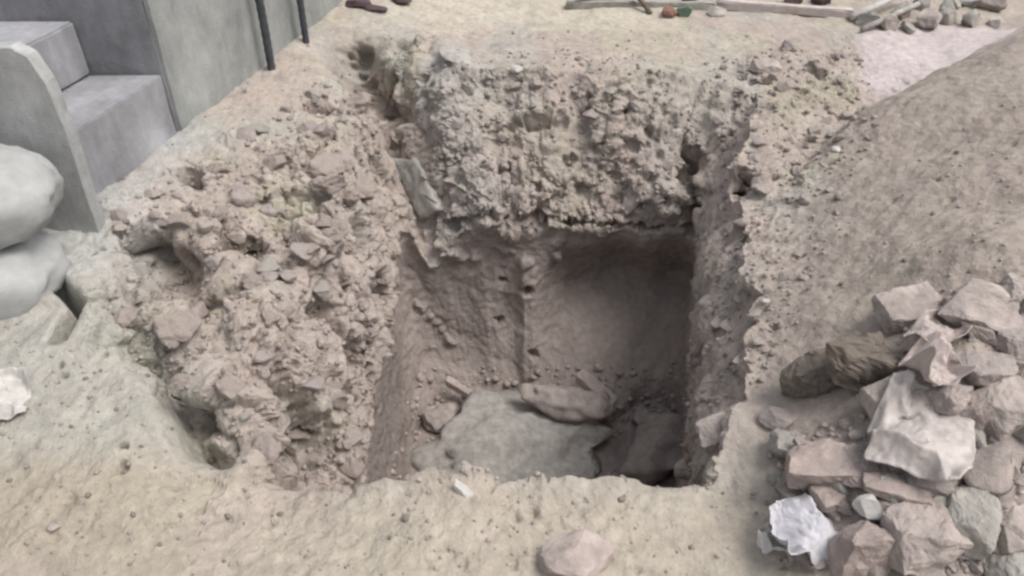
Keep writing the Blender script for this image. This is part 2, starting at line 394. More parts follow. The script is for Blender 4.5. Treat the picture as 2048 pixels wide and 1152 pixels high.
# displacement
warp = np.stack([fbm(Pf, .10, 4, 41), fbm(Pf+7, .10, 4, 42), fbm(Pf+13, .10, 4, 43)], -1)*.035
Pw = Pf + warp
def clods(Pw, sc, s, thr=.0):
    f1, f2, rv, tl = worley(Pw, sc, s)
    crack = sstep(0, .22, f2-f1)
    body = (.25+.75*rv + 1.5*tl) - .35*f1
    return (body*.75 + .25)*(.55+.45*crack)*np.where(rv > thr, 1, .35) - .35
m2 = sstep(-.25, .45, fbm(Pf, .22, 2, 44))            # patches of more and less broken soil
D = np.zeros(len(Pf))
m3 = sstep(-.35, .45, fbm(Pf, .15, 2, 46))
D += .062*clods(Pw, .20, 50, .1)*rough**1.4
D += .050*clods(Pw, .105, 55, .2)*rough**1.2*(.15+1.0*m2)
D += .019*clods(Pw, .055, 60, .3)*rough*(.05+1.0*m3*m2)
act = np.where((-t < 2.4))[0]
fd = 1-sstep(1.0, 1.9, -t[act])
Da = .007*clods(Pw[act], .030, 70, .4)*(rough[act])*(1.0*m3[act]*m2[act]) + fd*.0026*clods(Pw[act], .014, 80, .3)*(.25+.75*rough[act])
D[act] += Da
D += .030*fbm(Pf, .16, 4, 90)*(.28+.72*rough) + .004*fbm(Pf, .035, 3, 91)
hm = np.clip(BIGM/.04, 0, 1); dc = np.minimum(line_d(X, Y, [plan(108, 565), plan(165, 622), plan(122, 690)]), line_d(X, Y, [plan(165, 622), plan(208, 605)])); hm = np.maximum(hm, np.exp(-(dc/.05)**2)); hm = np.maximum(hm, np.clip(-D1/.03, 0, 1)*.8)
D = np.where(D > 0, D*(1-.92*hm), D)
D *= farfade
edge = sstep(0, .06, abs(t))  # soften nothing: kept for the rim only
Nn = ringsmooth(normals(V)*(-1 if FLIP else 1), 5).reshape(-1, 3)
Pf = Pf + D[:, None]*Nn

# colours of the soil; the left pit wall also carries painted shade
X, Y = Pf[:, 0], Pf[:, 1]
def mixc(a, b, k): return a*(1-k[:, None]) + np.array(b)[None, :]*k[:, None]
jit = .10*fbm(Pf, .35, 3, 101)
C = np.tile(np.array([.385, .330, .292]), (len(Pf), 1))
C = mixc(C, (.38, .36, .28), np.clip(.55*sstep(.0, .7, fbm(Pf, .28, 3, 102)), 0, 1))
C = mixc(C, (.35, .36, .33), np.clip(.45*sstep(.1, .8, fbm(Pf, .33, 3, 103)), 0, 1))
def z2(pix, f, sh=0): return np.clip(1 - sstep(-f, f, poly_sd(X, Y, [plan(*p) for p in pix]) + jit + sh), 0, 1)
C = mixc(C, (.405, .362, .298), .8*z2([(400, 960), (1560, 965), (1600, 1250), (350, 1250)], .18))
C = mixc(C, (.345, .308, .245), .8*z2([(-400, 870), (300, 870), (420, 960), (350, 1250), (-400, 1250)], .15))
C = mixc(C, (.375, .372, .335), .7*z2([(-300, 500), (200, 380), (330, 700), (400, 880), (100, 880), (-400, 900)], .14))
C = mixc(C, (.42, .43, .42), .7*z2([(150, 400), (330, 230), (430, 260), (300, 420), (200, 560), (-300, 700), (-300, 500)], .12))
C = mixc(C, (.305, .325, .335), .85*z2([(-200, -60), (660, -60), (600, 40), (500, 130), (400, 220), (300, 320), (160, 430), (-300, 480)], .16))
C = mixc(C, (.33, .285, .252), .8*z2([(1450, 850), (1510, 660), (1600, 430), (1715, 255), (1950, 115), (2100, 20), (2900, 20), (3200, 700), (2900, 1300), (1560, 1300)], .08))
C = mixc(C, (.48, .425, .42), .95*z2([(1680, 150), (1730, 80), (1800, 60), (2050, 60), (2000, 160), (1760, 215)], .07))
C = mixc(C, (.50, .46, .38), .7*z2([(740, 45), (760, -30), (1350, -30), (1350, 50)], .25))
C = mixc(C, (.375, .38, .365), .55*z2([(870, 90), (930, 90), (950, 150), (960, 290), (830, 300), (850, 200)], .05))
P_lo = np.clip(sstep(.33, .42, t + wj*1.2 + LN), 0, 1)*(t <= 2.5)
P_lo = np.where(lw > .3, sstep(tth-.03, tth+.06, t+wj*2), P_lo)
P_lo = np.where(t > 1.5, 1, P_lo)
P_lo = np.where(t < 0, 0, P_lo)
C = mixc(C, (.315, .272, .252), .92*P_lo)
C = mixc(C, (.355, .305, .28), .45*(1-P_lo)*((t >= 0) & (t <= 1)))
C = mixc(C, (.24, .207, .19), .85*P_lo*np.tile(left, NR))  # moist left wall, painted darker still to offset the sun on it
C *= (1 + .09*fbm(Pf, .07, 3, 104))[:, None]

me = bpy.data.meshes.new('ground')
nv = len(Pf)
me.vertices.add(nv); me.vertices.foreach_set('co', Pf.ravel().astype(np.float32))
ii = np.arange(NR-1)[:, None]*NA; jj = np.arange(NA)[None, :]; j2 = (jj+1) % NA
q = np.stack([ii+jj, ii+NA+jj, ii+NA+j2, ii+j2], -1).reshape(-1, 4)
me.loops.add(q.size); me.loops.foreach_set('vertex_index', q.ravel().astype(np.int32))
me.polygons.add(len(q)); me.polygons.foreach_set('loop_start', (np.arange(len(q))*4).astype(np.int32))
me.polygons.foreach_set('loop_total', np.full(len(q), 4, np.int32))
me.polygons.foreach_set('use_smooth', rough[q[:, 0]] < .30 + .25*vnoise(Pf[q[:, 0]], .05, 200))
me.update(calc_edges=True)
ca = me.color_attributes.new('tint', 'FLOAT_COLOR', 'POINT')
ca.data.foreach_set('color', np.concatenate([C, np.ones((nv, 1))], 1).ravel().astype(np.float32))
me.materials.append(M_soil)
ground = bpy.data.objects.new('ground', me); COL.objects.link(ground); ground['kind'] = 'structure'
ground['label'] = 'broken dry soil with a deep square pit dug into it'
bpy.context.view_layer.update()
dg = bpy.context.evaluated_depsgraph_get()

def hit(px, py):
    ok, loc, nor, idx = ground.ray_cast(Vector((0, 0, CAMZ)), ray(px, py))
    return (loc, nor) if ok else (Vector((*plan(px, py), 0)), Vector((0, 0, 1)))
def drop(x, y):
    ok, loc, nor, idx = ground.ray_cast(Vector((x, y, 3)), Vector((0, 0, -1)))
    return (loc, nor) if ok else (Vector((x, y, 0)), Vector((0, 0, 1)))
def depth(p): return p.y*cP - (p.z-CAMZ)*sP

# ------------------------------------------------------------------ object helpers
def link(name, me, m, label=None, cat=None, group=None, parent=None, kind=None):
    o = bpy.data.objects.new(name, me); COL.objects.link(o)
    if m and not me.materials: me.materials.append(m)
    if label: o['label'] = label
    if cat: o['category'] = cat
    if group: o['group'] = group
    if kind: o['kind'] = kind
    if parent: o.parent = parent
    return o
def empty(name, loc, label, cat, rz=0, group=None):
    o = bpy.data.objects.new(name, None); COL.objects.link(o); o.location = loc; o.rotation_euler = (0, 0, rz)
    o.empty_display_size = .05; o['label'] = label; o['category'] = cat
    if group: o['group'] = group
    return o
def ico(sub):
    bm = bmesh.new(); bmesh.ops.create_icosphere(bm, subdivisions=sub, radius=1)
    v = np.array([x.co[:] for x in bm.verts]); f = [[a.index for a in p.verts] for p in bm.faces]; bm.free(); return v, f
ICO = {k: ico(k) for k in (1, 2, 3, 4)}
def mk(name, v, f, smooth=True):
    m = bpy.data.meshes.new(name); m.from_pydata([tuple(a) for a in v], [], f)
    if smooth: m.polygons.foreach_set('use_smooth', [True]*len(m.polygons))
    m.update(); return m
def rock_mesh(name, dims, seed, sub=3, planes=9, cut=.72, noise=.06, nsc=.5):
    r = np.random.default_rng(seed); v, f = ICO[sub]; v = v.copy()
    for i in range(planes):
        n = r.normal(size=3); n /= np.linalg.norm(n); c = cut*(.8+.35*r.random())
        d = v@n; v -= np.outer(np.maximum(d-c, 0), n)
    v *= 1/np.abs(v).max(0)
    v = v*(1+noise*fbm(v+seed*3.1, nsc, 3, seed))[:, None]
    v = v*(np.array(dims)/2)
    return mk(name, v, f, sub > 3)
def block_mesh(name, dims, seed, n=7, noise=.05, rnd=.16, skew=.1, chips=3, smooth=False):
    """a broken block: a subdivided box with worn corners, skewed faces and chipped corners"""
    bm = bmesh.new(); bmesh.ops.create_cube(bm, size=2)
    bmesh.ops.subdivide_edges(bm, edges=bm.edges[:], cuts=n, use_grid_fill=True)
    v = np.array([x.co[:] for x in bm.verts]); f = [[a.index for a in p.verts] for p in bm.faces]; bm.free()
    r = np.random.default_rng(seed); k = 1-rnd
    core = np.clip(v, -k, k); dd = v-core; L = np.linalg.norm(dd, axis=1, keepdims=True)
    v = core + dd/np.maximum(L, 1e-9)*np.minimum(L, rnd)
    for i in range(chips):
        n_ = r.choice([-1, 1], 3)*(.5+r.random(3)); n_ /= np.linalg.norm(n_); c = .95+.3*r.random()
        d = v@n_; v -= np.outer(np.maximum(d-c, 0), n_)
    v[:, 0] += v[:, 2]*skew*r.normal()*.6; v[:, 0] *= 1+v[:, 1]*skew*r.normal(); v[:, 1] *= 1+v[:, 0]*skew*r.normal()
    h = np.array(dims)/2; w_ = v*h; s = min(dims)
    w_ += np.stack([fbm(w_/s+seed, .55, 4, seed+i, .62) for i in range(3)], -1)*noise*1.5*s
    return mk(name, w_, f, smooth)

def put(name, me, m, px, py, lift, rot, label, cat, group=None, sink=0):
    """lay an object on the ground where the photograph shows its centre"""
    p, n = hit(px, py)
    o = link(name, me, m, label, cat, group)
    o.location = p + Vector((0, 0, lift)); o.rotation_euler = rot
    return o
def size_at(px, py): return depth(hit(px, py)[0])/F

# ------------------------------------------------------------------ concrete steps at the left
def box_bm(x0, x1, y0, y1, z0, z1, bev=.008, seed=1):
    bm = bmesh.new(); bmesh.ops.create_cube(bm, size=1)
    for v in bm.verts: v.co = Vector((x0+(v.co.x+.5)*(x1-x0), y0+(v.co.y+.5)*(y1-y0), z0+(v.co.z+.5)*(z1-z0)))
    bmesh.ops.subdivide_edges(bm, edges=bm.edges[:], cuts=9, use_grid_fill=True)
    bmesh.ops.bevel(bm, geom=[e for e in bm.edges if e.calc_face_angle(0) > 1], offset=bev, segments=2, affect='EDGES')
    v = np.array([x.co[:] for x in bm.verts]); f = [[a.index for a in p.verts] for p in bm.faces]; bm.free()
    v += np.stack([fbm(v+seed, .3, 3, seed+i) for i in range(3)], -1)*.006
    return v, f
st = empty('concrete_steps', (-1.40, 2.91, 0), 'grey cement-rendered steps beside the earth at the upper left', 'steps')
def part(name, b, m, parent, **k):
    b[0][:, 0] += b[0][:, 1]*.27                # the flight runs askew to its risers
    return link(name, mk(name, *b, smooth=False), m, parent=parent, **k)
part('lower_step', box_bm(-1.9, .03, -.80, .05, -.25, .235, .004, seed=1), M_step_lit, st, label='lowest tread with a long side face')
part('upper_step', box_bm(-2.0, .028, .051, 1.5, -.25, .53, .003, seed=2), M_step_shade, st)
part('side_block', box_bm(-2.0, -.24, -.36, .05, .238, .445, seed=3), M_step_lit, st)
part('lit_side_skin', box_bm(.031, .047, .058, 1.55, -.25, .536, .003, seed=6), M_litside, st, label='greenish-grey skin on the side of the steps, paler as if lit')  # skin added over the upper step; its paler tone paints side light
part('top_step', box_bm(-2.0, -.55, .30, 1.5, .533, .70, seed=4), M_step_lit, st)

# leaning cement slab in front of the steps
def prism(pts, th_, seed, jag=.0):
    """vertical slab: outline in its own x-z plane, thickness along y"""
    pts2 = []
    for i in range(len(pts)):
        a, b = Vector(pts[i]), Vector(pts[(i+1) % len(pts)]); n = 6
        for k in range(n):
            p = a.lerp(b, k/n)
            pts2.append((p.x + jag*rng.uniform(-1, 1)*(k > 0), p.y + jag*rng.uniform(-1, 1)*(k > 0)))
    n = len(pts2); v = []; f = []
    for (yy, ins) in ((0, .004), (.006, 0), (th_-.006, 0), (th_, .004)):
        cx = sum(p[0] for p in pts2)/n; cz = sum(p[1] for p in pts2)/n
        for p in pts2:
            d = Vector((p[0]-cx, p[1]-cz)); L = max(d.length, 1e-6)
            v.append((p[0]-d.x/L*ins, yy, p[1]-d.y/L*ins))
    for r_ in range(3):
        for i in range(n): f.append([r_*n+i, r_*n+(i+1) % n, (r_+1)*n+(i+1) % n, (r_+1)*n+i])
    f.append(list(range(n))[::-1]); f.append([3*n+i for i in range(n)])
    return np.array(v), f
b = prism([(-.9, -.15), (.0, -.15), (.005, .16), (.012, .36), (.0, .52), (-.03, .60), (-.07, .625), (-.9, .56)], .055, 5, .0015)
o = link('cement_slab', mk('cement_slab', *b, smooth=False), M_panel, 'upright grey cement slab with a pale rounded edge behind the white sacks', 'slab')
o.location = (-1.375, 2.22, .0); o.rotation_euler = (math.radians(-2), 0, math.radians(-4))

# two filled sacks, one on the other
def sack_mesh(name, dims, seed):
    v, f = ICO[4]; v = v.copy()
    e = .75
    v = np.sign(v)*np.abs(v)**e
    v[:, 2] = np.sign(v[:, 2])*np.abs(v[:, 2])**.9
    # pinched seams at both ends and sagging folds
    ex = np.abs(v[:, 0]); v[:, 2] *= 1-.45*sstep(.7, 1.05, ex); 
    v = v*(1+.035*fbm(v, .6, 3, seed)[:, None])
    rg = 1-np.abs(fbm(v*np.array([1, 1.6, 1]), .55, 3, seed+9))*1.8; v = v*(1+.045*(rg-.5))[:, None]
    rg = 1-np.abs(fbm(v*np.array([.6, 2, 2]), .22, 2, seed+19))*2; v = v*(1+.016*rg)[:, None]
    v[:, 2] += .03*np.sin(v[:, 0]*9+fbm(v, .7, 2, seed+5)*3)*(1-np.abs(v[:, 2]))
    return mk(name, v*np.array(dims)/2, f)
sk = link('filled_sack', sack_mesh('filled_sack', (.58, .36, .25), 3), M_sack, 'bulging white filled sack, upper of the two at the left edge', 'sack', 'white sacks at the left edge')
sk.location = (-1.615, 1.97, .285); sk.rotation_euler = (0, .04, .3)
sk = link('filled_sack', sack_mesh('filled_sack', (.58, .38, .24), 8), M_sack, 'white filled sack, lower of the two, pressed into the soil', 'sack', 'white sacks at the left edge')
sk.location = (-1.645, 1.91, .045); sk.rotation_euler = (0, -.03, .1)

# ------------------------------------------------------------------ steel posts
def tube(path, rad, n=12, ribs=False):
    v = []; f = []
    for i, p in enumerate(path):
        d = (Vector(path[min(i+1, len(path)-1)])-Vector(path[max(i-1, 0)])).normalized()
        a = d.orthogonal().normalized(); b2 = d.cross(a)
        r_ = rad[i] if isinstance(rad, (list, tuple)) else rad
        if ribs and i % 2: r_ *= 1.12
        for k_ in range(n):
            c = Vector(p)+a*math.cos(k_*2*math.pi/n)*r_+b2*math.sin(k_*2*math.pi/n)*r_; v.append(c[:])
    for i in range(len(path)-1):
        for k_ in range(n): f.append([i*n+k_, i*n+(k_+1) % n, (i+1)*n+(k_+1) % n, (i+1)*n+k_])
    f.append(list(range(n))[::-1]); f.append([(len(path)-1)*n+k_ for k_ in range(n)])
    return np.array(v), f
for (px, py, r_, h_, lab) in [(543, 138, .0175, .95, 'dark steel bar standing upright in soil, the nearer and thicker of two'),
                              (612, 85, .0155, .95, 'dark steel bar standing upright in soil, the farther and thinner of two')]:
    p, n = hit(px, py)
    zs = np.linspace(-.2, h_, 61)
    b = tube([(0.004*math.sin(z*5), 0.003*math.cos(z*4), z) for z in zs], r_, 12, True)
    o = link('steel_bar', mk('steel_bar', *b), M_steel, lab, 'steel bar', 'steel bars standing in the soil'); o.location = p

# ------------------------------------------------------------------ far edge: plank, branch, scraps
def bar_between(name, px0, py0, px1, py1, wd, hh, m, label, cat, lift=.0, jag=.006):
    a = Vector((*plan(px0, py0), 0)); b_ = Vector((*plan(px1, py1), 0)); a.z = drop(a.x, a.y)[0].z; b_.z = drop(b_.x, b_.y)[0].z
    L = (b_-a).length
    v, f = box_bm(0, L, -wd/2, wd/2, 0, hh, .005, seed=int(px0)); v[:, 1] += .03*np.sin(v[:, 0]*2.1+1)
    o = link(name, mk(name, v, f), m, label, cat)
    o.location = a+Vector((0, 0, lift)); o.rotation_euler = (0, -math.asin((b_.z-a.z)/L), math.atan2(b_.y-a.y, b_.x-a.x))
    return o
bar_between('timber_board', 1430, 24, 1705, 42, .05, .045, M_wood, 'long pale pinkish board lying along the far edge of the ground', 'board')
bar_between('timber_board', 1130, 14, 1428, 26, .045, .04, M_concg, 'weathered grey-green board lying end to end with the pinkish one', 'board')
def stick(px, path, rad, m, label, cat, name='branch', group=None):
    p, n = hit(*px); o = link(name, mk(name, *tube(path, rad, 8)), m, label, cat, group); o.location = p; return o
stick((1150, 16), [(0, 0, .02), (.12, .02, .05), (.3, .0, .07), (.5, .05, .06), (.7, .02, .05)], [.02, .016, .014, .012, .008], M_branch, 'brown dead branch lying in front of the grey-green board', 'branch')
stick((1300, 26), [(0, -.02, .005), (-.05, .08, .05), (-.09, .25, .08)], [.012, .014, .01], M_branch, 'short dark stick leaning on the fallen branch', 'stick', 'stick')
for (px, py, w_, h_, m, lab) in [(1337, 28, 46, 20, M_rust, 'red-brown scrap lump against the far board'),
                                 (1368, 30, 28, 22, M_greens, 'dark green scrap lump touching the red-brown one'),
                                 (1430, 30, 46, 16, M_concg, 'pale grey cloth-like lump before the board'),
                                 (1590, 8, 50, 26, M_purple, 'dark maroon lump behind the pinkish board'),
                                 (1640, 8, 40, 24, M_purple, 'smaller dark maroon lump behind the right end of the board'),
                                 (1380, 2, 30, 18, M_greens, 'dark lump behind the joint of the two boards')]:
    s = size_at(px, py)
    put('scrap_lump', rock_mesh('scrap_lump', (w_*s, .1, h_*s*1.3), int(px), 2, 7, .6), m, px, py, h_*s*.3, (0, 0, rng.random()), lab, 'scrap')
for (px, py, w_, lab) in [(655, 14, 26, 'dark stone at the far end of the ground, beside the thinner bar'), (715, 12, 60, 'long dark clod at the far end, leftmost of the slanting pair'),
                          (805, 5, 50, 'flat dark clod at the far end, right of the slanting pair'), (752, 22, 50, 'slanting dark clod at the far end, nearer of the pair')]:
    s = size_at(px, py)
    put('dark_clod', rock_mesh('dark_clod', (w_*s, .10, .05), int(px), 2, 7, .6), M_purple, px, py, .015, (0, 0, -.4), lab, 'clod')

# ------------------------------------------------------------------ rubble and stones, one by one
# kind, px, py (centre), width px, height factor, depth factor, rotation (deg x,y,z), material, lift factor, label
R_ = math.radians
PIECES = [
 ('b', 'stone_block', 1815, 625, 120, .35, .75, (8, -4, 8), M_conc, .10, 'flat pale block at the top left of the rubble heap'),
 ('b', 'stone_block', 1965, 635, 135, .42, .75, (24, 22, -22), M_conc, .22, 'tilted oblong block with a dark side, upper right of the heap'),
 ('b', 'stone', 2025, 590, 70, .7, .8, (0, 10, 30), M_conc, .2, 'grey stone at the right edge above the tilted oblong block'),
 ('r', 'stone', 1925, 590, 44, .6, .8, (0, 10, 60), M_clod, .2, 'small brown stone just above the tilted oblong block'),
 ('r', 'dark_clod', 1640, 765, 118, .7, .7, (0, -10, 10), M_dark, .28, 'dark olive-brown damp clod, left of two at the heap edge'),
 ('r', 'dark_clod', 1738, 748, 140, .72, .7, (0, 14, -20), M_dark, .30, 'bigger dark olive-brown damp clod, right of two at the heap edge'),
 ('b', 'stone_block', 1800, 805, 125, .42, .8, (12, -12, 28), M_conc, .12, 'grey-brown block just above the crumpled plastic sheet'),
 ('r', 'stone', 1440, 868, 95, .62, .8, (0, 0, 20), M_conc, .20, 'smooth pale rounded stone on the right brink of the pit'),
 ('b', 'brick', 1652, 945, 165, .52, .55, (10, 2, -2), M_brick, .22, 'reddish dusty brick lying with its long face to the viewer'),
 ('r', 'clod', 1578, 888, 80, .5, .5, (0, -14, 24), M_clod, .24, 'long crooked soil clod above the left end of the brick'),
 ('r', 'stone', 1560, 840, 80, .5, .7, (0, 0, 0), M_clod, .12, 'low brown lump between the brink stone and the damp clods'),
 ('b', 'stone', 2000, 830, 120, .62, .8, (10, 0, 20), M_conc, .28, 'broad pale stone at the right edge above the pyramid-shaped one'),
 ('p', 'stone', 1975, 945, 140, .85, .8, (8, 10, 25), M_conc, .34, 'pale pyramid-shaped stone right of the crumpled plastic sheet'),
 ('b', 'stone', 1932, 1055, 115, .72, .8, (0, 0, 60), M_concg, .36, 'rounded grey-green stone below the pyramid-shaped one'),
 ('b', 'stone_block', 2030, 1072, 100, .62, .8, (8, 8, 20), M_conc, .26, 'grey block cut by the right edge beside the grey-green stone'),
 ('b', 'stone_block', 2030, 1145, 120, .62, .8, (4, -4, 30), M_concg, .16, 'block cut by the bottom right corner of the view'),
 ('b', 'stone_block', 1828, 1095, 148, .66, .72, (-6, 6, 24), M_conc, .36, 'large pale block with a broad lit top at the bottom of the heap'),
 ('r', 'stone', 1730, 1038, 66, .9, .8, (10, 0, 0), M_white, .95, 'pale egg-shaped stone resting on the upright brown stub'),
 ('b', 'stone_stub', 1712, 1110, 90, 1.25, .8, (-8, 0, 10), M_brick, .42, 'upright brown stub left of the large pale block'),
 ('b', 'brick_shard', 1790, 985, 130, .28, .45, (6, 8, -14), M_brick, .16, 'thin red-brown shard beneath the crumpled plastic sheet'),
 ('b', 'brick_shard', 1800, 1018, 110, .30, .4, (4, -4, 6), M_brick, .14, 'thin brown shard just above the large pale block'),
 ('b', 'stone', 1660, 1000, 70, .5, .8, (0, 0, 20), M_stone, .22, 'yellowish stone just under the reddish brick'),
 ('r', 'stone', 1620, 1008, 60, .4, .6, (0, 16, -30), M_stone, .2, 'slanting pinkish sliver under the left of the brick'),
 ('r', 'stone', 1862, 700, 60, .6, .7, (0, 0, 0), M_clod, .2, 'small stone beneath the tilted oblong block'),
 ('b', 'stone', 1965, 745, 110, .5, .7, (0, 0, 14), M_clod, .2, 'low brown stone between tilted block and broad pale stone'),
 ('b', 'stone', 2030, 700, 70, .8, .8, (0, 0, 14), M_clod, .24, 'dusky stone at the right edge below the tilted block'),
 ('b', 'stone', 1900, 810, 70, .8, .7, (0, 0, 14), M_conc, .3, 'pointed pale stone above the right corner of the plastic sheet'),
 ('r', 'stone', 1870, 1010, 60, .5, .7, (0, 0, 14), M_concg, .2, 'small grey stone between plastic sheet and large pale block'),
 ('r', 'stone', 2010, 1010, 50, .6, .7, (0, 0, 14), M_conc, .2, 'small pale stone under the pyramid-shaped one at the right edge'),
 ('r', 'stone', 1156, 1132, 165, .42, .8, (4, 8, -8), M_stone, .20, 'big pinkish broken stone at the bottom edge of the view'),
 ('p', 'stone', 698, 930, 78, .62, .6, (0, 28, -38), M_stone, .28, 'pale wedge-shaped stone standing at the near left corner of pit'),
 ('b', 'white_chip', 925, 983, 44, .28, .4, (0, 30, -30), M_white, .25, 'bright white chip on the near brink of the pit'),
 ('r', 'white_chip', 1033, 143, 28, .6, .8, (0, 0, 0), M_white, .3, 'small white stone behind the pit, near its far left'),
 ('r', 'stone', 110, 1056, 30, .5, .8, (0, 0, 0), M_conc, .3, 'small pale stone over a dark hollow in the left foreground'),
 ('r', 'white_chip', 1530, 605, 24, .6, .8, (0, 0, 0), M_white, .3, 'bright chip right of the pit, above a dark hollow'),
 ('r', 'white_chip', 1672, 302, 22, .6, .8, (0, 0, 0), M_white, .3, 'bright chip at the foot of the right bank'),
 ('b', 'stone_block', 1530, 140, 60, .35, .6, (0, 8, 24), M_conc, .2, 'pale low block behind the pit, right of centre'),
 ('r', 'stone', 475, 478, 44, .8, .8, (0, 8, 24), M_stone, .25, 'rounded pinkish stone set in a dark crevice of the left bank'),
 ('r', 'slab_fragment', 905, 118, 74, .35, 1.5, (0, 16, 28), M_slab, .12, 'grey-green slab piece leaning on the ridge behind the pit'),
]
def pyramid(name, dims, seed):
    v, f = ICO[3]; v = v.copy(); r = np.random.default_rng(seed)
    for i in range(5):
        a = i*2*math.pi/5+r.random()*.5; n = np.array([math.cos(a)*.8, math.sin(a)*.8, .55]); n /= np.linalg.norm(n)
        d = v@n; v -= np.outer(np.maximum(d-.42, 0), n)
    d = -v[:, 2]; v[:, 2] += np.maximum(d-.5, 0)
    v -= v.mean(0); v /= np.abs(v).max(0); v *= (1+.05*fbm(v+seed, .5, 3, seed))[:, None]
    return mk(name, v*np.array(dims)/2, f)
for i, (kd, name, px, py, wpx, hf, df, rot, m, lf, lab) in enumerate(PIECES):
    s = size_at(px, py)*wpx
    dims = (s, s*df, s*hf)
    if kd == 'b': me_ = block_mesh(name, dims, 100+i, n=12, noise=.06, rnd=.07, skew=.18, chips=8)
    elif kd == 'p': me_ = pyramid(name, dims, 100+i)
    elif name == 'dark_clod': me_ = block_mesh(name, dims, 100+i, n=14, noise=.10, rnd=.12, skew=.4, chips=9)
    else: me_ = rock_mesh(name, dims, 100+i, 3, 8, .62, .09)
    put(name, me_, m, px, py, s*lf*.55, tuple(R_(a) for a in rot), lab, 'brick' if 'brick' in name else ('clod' if 'clod' in name else ('chip' if 'chip' in name else 'stone')))

# pale grey-green slab wedged in the far left corner of the pit
def slab_poly(name, pix, th_, m, label, cat, z=None, seed=1, tilt=None):
    """broken slab: outline taken as points lying on the ground, given real thickness"""
    P = [hit(*p)[0] for p in pix] if z is None else [Vector((*plan(p[0], p[1], z), z)) for p in pix]
    c = sum(P, Vector())/len(P); rr = np.random.default_rng(seed)
    a = np.array([p[:] for p in P]) - np.array(c[:]); U, Sg, Vt = np.linalg.svd(a); n = Vector(Vt[2])
    if n.z < 0: n = -n
    if tilt: n = Vector(tilt).normalized()
    pts = []
    for i in range(len(P)):
        A, B = P[i], P[(i+1) % len(P)]
        for k_ in range(6):
            q_ = A.lerp(B, k_/6) - c; q_ -= n*q_.dot(n); pts.append(q_ + Vector(rr.normal(size=3))*.003)
    N_ = len(pts); v = []; f = []
    prof = [(0., -.6), (.6, -.5), (.97, -.35), (1., 0), (.985, .38), (.94, .5), (.8, .52), (.5, .54), (.25, .56)]
    for (sc_, zz) in prof[1:]:
        for p_ in pts: v.append(p_*sc_ + n*(zz*th_))
    v = np.array([x[:] for x in v])
    v += fbm(v*1.0+seed, .06, 3, seed)[:, None]*np.array(n[:])*.007
    R = len(prof)-1
    for r_ in range(R-1):
        for i in range(N_): f.append([r_*N_+i, r_*N_+(i+1) % N_, (r_+1)*N_+(i+1) % N_, (r_+1)*N_+i])
    f.append(list(range(N_))[::-1]); f.append([(R-1)*N_+i for i in range(N_)])
    o = link(name, mk(name, v, f), m, label, cat); o.location = c + n*th_*.25; return o
slab_poly('slab_fragment', [(795, 315), (835, 318), (885, 395), (890, 420), (850, 440), (815, 385)], .05, M_slab, 'grey-green slab fragment jutting from the far left corner of the pit', 'slab', seed=3)

# pit floor
def pit_piece(px, py, wpx, dpt, hh, rot, m, lab, name='stone', kd='r', lf=.3, cat='stone', seed=0, sub=3):
    s = size_at(px, py)*wpx
    me_ = rock_mesh(name, (s, dpt, hh), seed or int(px), sub, 8, .66, .22, .45) if kd == 'r' else block_mesh(name, (s, dpt, hh), int(px), skew=.15, chips=5)
    return put(name, me_, m, px, py, hh*lf, tuple(R_(a) for a in rot), lab, cat)
pit_piece(1030, 905, 410, .62, .27, (6, 0, -4), M_slab, 'broad pale grey-green boulder lying on the pit floor', 'boulder', 'r', .1, 'boulder', 33, 4)
pit_piece(1140, 838, 190, .24, .17, (0, 12, -8), M_conc, 'pale crumbly clod leaning on the boulder in the pit', 'clod', 'r', .7, 'clod', 37, 4)
pit_piece(1190, 815, 90, .07, .045, (0, 26, -34), M_stone, 'slanting pale slab piece on top of the crumbly clod', 'slab_fragment', 'b', 2.6, 'slab')
pit_piece(1315, 925, 160, .3, .24, (0, 0, 10), M_clod, 'round-backed brown stone at the right of the pit floor', 'stone', 'r', .4, 'stone', 44, 4)
pit_piece(1375, 955, 60, .1, .08, (0, 0, 10), M_stone, 'small pale stone at the near right corner of the pit', 'stone', 'r', .5)
pit_piece(945, 812, 120, .04, .035, (0, 30, -14), M_stone, 'long thin pale splinter lying behind the boulder', 'splinter', 'b', 2.0, 'splinter')
pit_piece(880, 850, 90, .14, .10, (0, 0, 30), M_clod, 'brown clod at the left end of the boulder', 'clod', 'r', .5, 'clod')
pit_piece(1290, 850, 80, .14, .09, (0, 0, -30), M_clod, 'brown clod between the crumbly clod and the right wall of the pit', 'clod', 'r', .4, 'clod')

